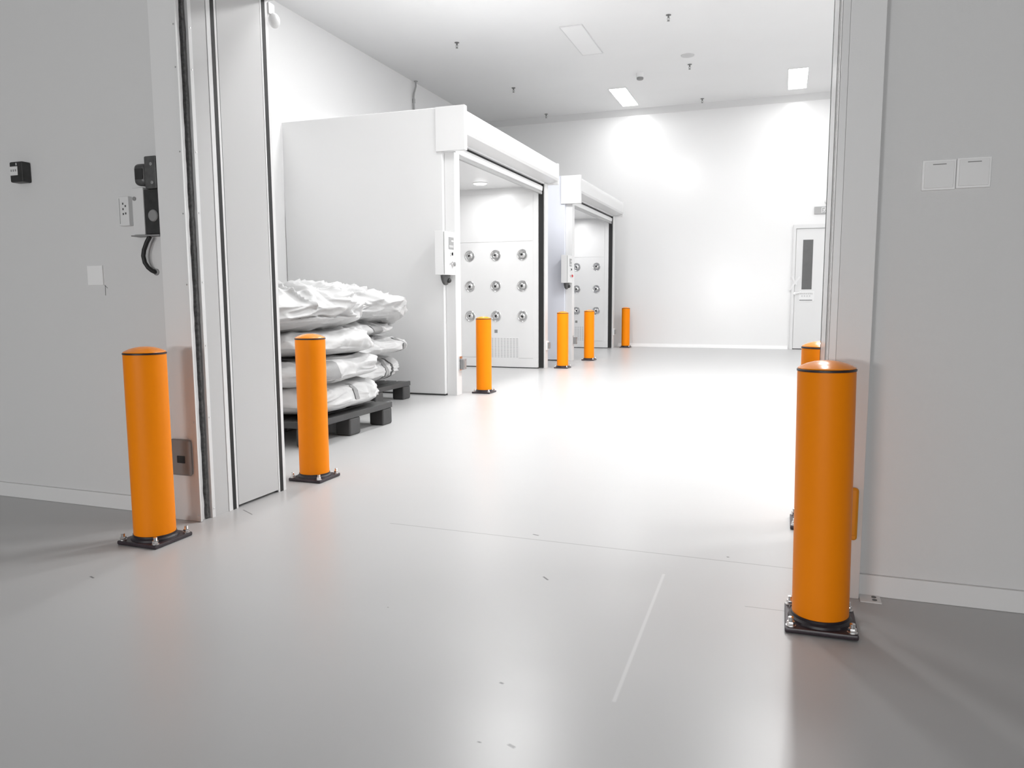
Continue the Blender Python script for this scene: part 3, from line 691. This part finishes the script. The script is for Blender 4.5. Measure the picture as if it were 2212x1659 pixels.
box('wire', 'pipe', s, 0.0, 0.006, -0.012, 0, 0.045, 0.22)

# ------------------------------------------------------------------ ceiling fittings
def make_lamp(on, watt, x, y, lab, grp):
    t = thing('ceiling_lamp', (x, y, CEIL), lab, 'ceiling lamp', grp)
    bm = bmesh.new()
    hx, hy = 0.15, 0.60
    for b in ((-hx, hx, -hy, -hy+0.012), (-hx, hx, hy-0.012, hy), (-hx, -hx+0.012, -hy+0.012, hy-0.012), (hx-0.012, hx, -hy+0.012, hy-0.012)): bx(bm, b[0], b[1], b[2], b[3], -0.012, 0)
    obj('frame', bm, 'trim' if on else 'cove', t)
    box('diffuser', 'lamp' if on else 'lamp_off', t, -hx+0.0125, hx-0.0125, -hy+0.0125, hy-0.0125, -0.010, 0)
    if on: area('lamp_light', (0, 0, -0.016), 0.27, 1.17, watt, t)
    return t
G = 'ceiling lamps of the bright hall'
labs = ['glowing oblong ceiling lamp left of centre near the far wall', 'glowing ceiling lamp at the upper right near the door column']
for i, (x, y, wt) in enumerate(LAMPS):
    make_lamp(True, wt, x, y, labs[i] if i < 2 else 'unseen lit ceiling lamp of the hall above the top of the picture', G)
make_lamp(False, 0, -2.65, 10.28, 'unlit pale ceiling lamp panel near the top centre', G)
for x, y, wt in CORRIDOR_FILLS:
    t = thing('corridor_fill', (x, y, 1.3), 'fill light added on the corridor wall behind the camera', 'fill light', 'added fill lights behind the camera')
    bm = bmesh.new(); bx(bm, -0.65, 0.65, 0, 0.05, -0.2, 0.2, bev=0.01); obj('housing', bm, 'trim', t)
    box('diffuser', 'lamp', t, -0.62, 0.62, 0.0505, 0.055, -0.17, 0.17)
    l = area('lamp_light', (0, 0.062, 0), 1.2, 0.32, wt, t); l.rotation_euler = (PI/2, 0, 0)

def make_sprinkler():
    t = thing('sprinkler')
    bm = bmesh.new(); lathe(bm, [(0.04, 0), (0.038, -0.008), (0.014, -0.014), (0.012, -0.03)], 24); obj('escutcheon', bm, 'brass', t)
    bm = bmesh.new()
    lathe(bm, [(0.012, -0.03), (0.016, -0.035), (0.012, -0.045), (0.0, -0.046)], 16)
    for s_ in (-1, 1): tube(bm, [(s_*0.011, 0, -0.04), (s_*0.019, 0, -0.058), (s_*0.004, 0, -0.085)], 0.0035, 8)
    tube(bm, [(0, 0, -0.046), (0, 0, -0.085)], 0.003, 8); obj('body', bm, 'brass', t)
    bm = bmesh.new(); lathe(bm, [(0.0, -0.085), (0.022, -0.086), (0.022, -0.089), (0.0, -0.090)], 16); obj('deflector', bm, 'brass', t)
    return t
sp = make_sprinkler()
SPL = [(-4.257, 9.78, 'ceiling sprinkler upper left, above the nearer roller door'), (-4.28, 12.13, 'ceiling sprinkler midway along the left row'), (-4.30, 14.02, 'tiny ceiling sprinkler of the left row, next to the far wall'),
       (-1.435, 9.76, 'ceiling sprinkler nearest the top edge, upper right'), (-1.42, 11.86, 'ceiling sprinkler just below the round speaker'), (-1.44, 13.92, 'tiny ceiling sprinkler between the two glowing lamps')]
for i, (x, y, lab) in enumerate(SPL):
    o = sp if i == 0 else dup(sp, (0, 0, 0))
    o.scale = (0.8, 0.8, 0.8); o.location = (x, y, CEIL); tag(o, lab, 'sprinkler', 'sprinklers on the hall ceiling')
t = thing('ceiling_speaker', (-1.40, 11.42, CEIL), 'round pale speaker on the ceiling above the middle sprinkler', 'speaker')
bm = bmesh.new(); lathe(bm, [(0.095, 0), (0.093, -0.008), (0.075, -0.012), (0.03, -0.018), (0, -0.019)], 36); obj('grille', bm, 'speakergrey', t)
t = thing('smoke_detector', (-2.19, 12.06, CEIL), 'small cylindrical smoke detector beside the oblong glowing lamp', 'detector')
bm = bmesh.new(); lathe(bm, [(0.055, 0), (0.055, -0.055), (0.05, -0.06)], 28); obj('base', bm, 'lightplastic', t)
bm = bmesh.new(); lathe(bm, [(0.048, -0.0605), (0.052, -0.066), (0.05, -0.088), (0.04, -0.095), (0, -0.096)], 28); obj('sensing_head', bm, 'greyplastic', t)
t = thing('ceiling_conduit', (-5.60, 11.22, CEIL), 'thin bent conduit dropping from the ceiling behind the nearer air shower', 'pipe')
bm = bmesh.new(); tube(bm, [(0, 0, 0), (0.0, 0, -0.08), (-0.02, -0.02, -0.18), (-0.025, -0.03, -0.24), (-0.025, -0.03, -0.30), (-0.022, -0.03, -1.66)], 0.014, 12); obj('pipe', bm, 'pipe', t)
bm = bmesh.new(); lathe(bm, [(0.022, -0.34), (0.022, -0.28)], 16, Matrix.Translation((-0.025, -0.03, 0))); lathe(bm, [(0.03, 0), (0.03, -0.01)], 16); obj('coupling', bm, 'pipe', t)
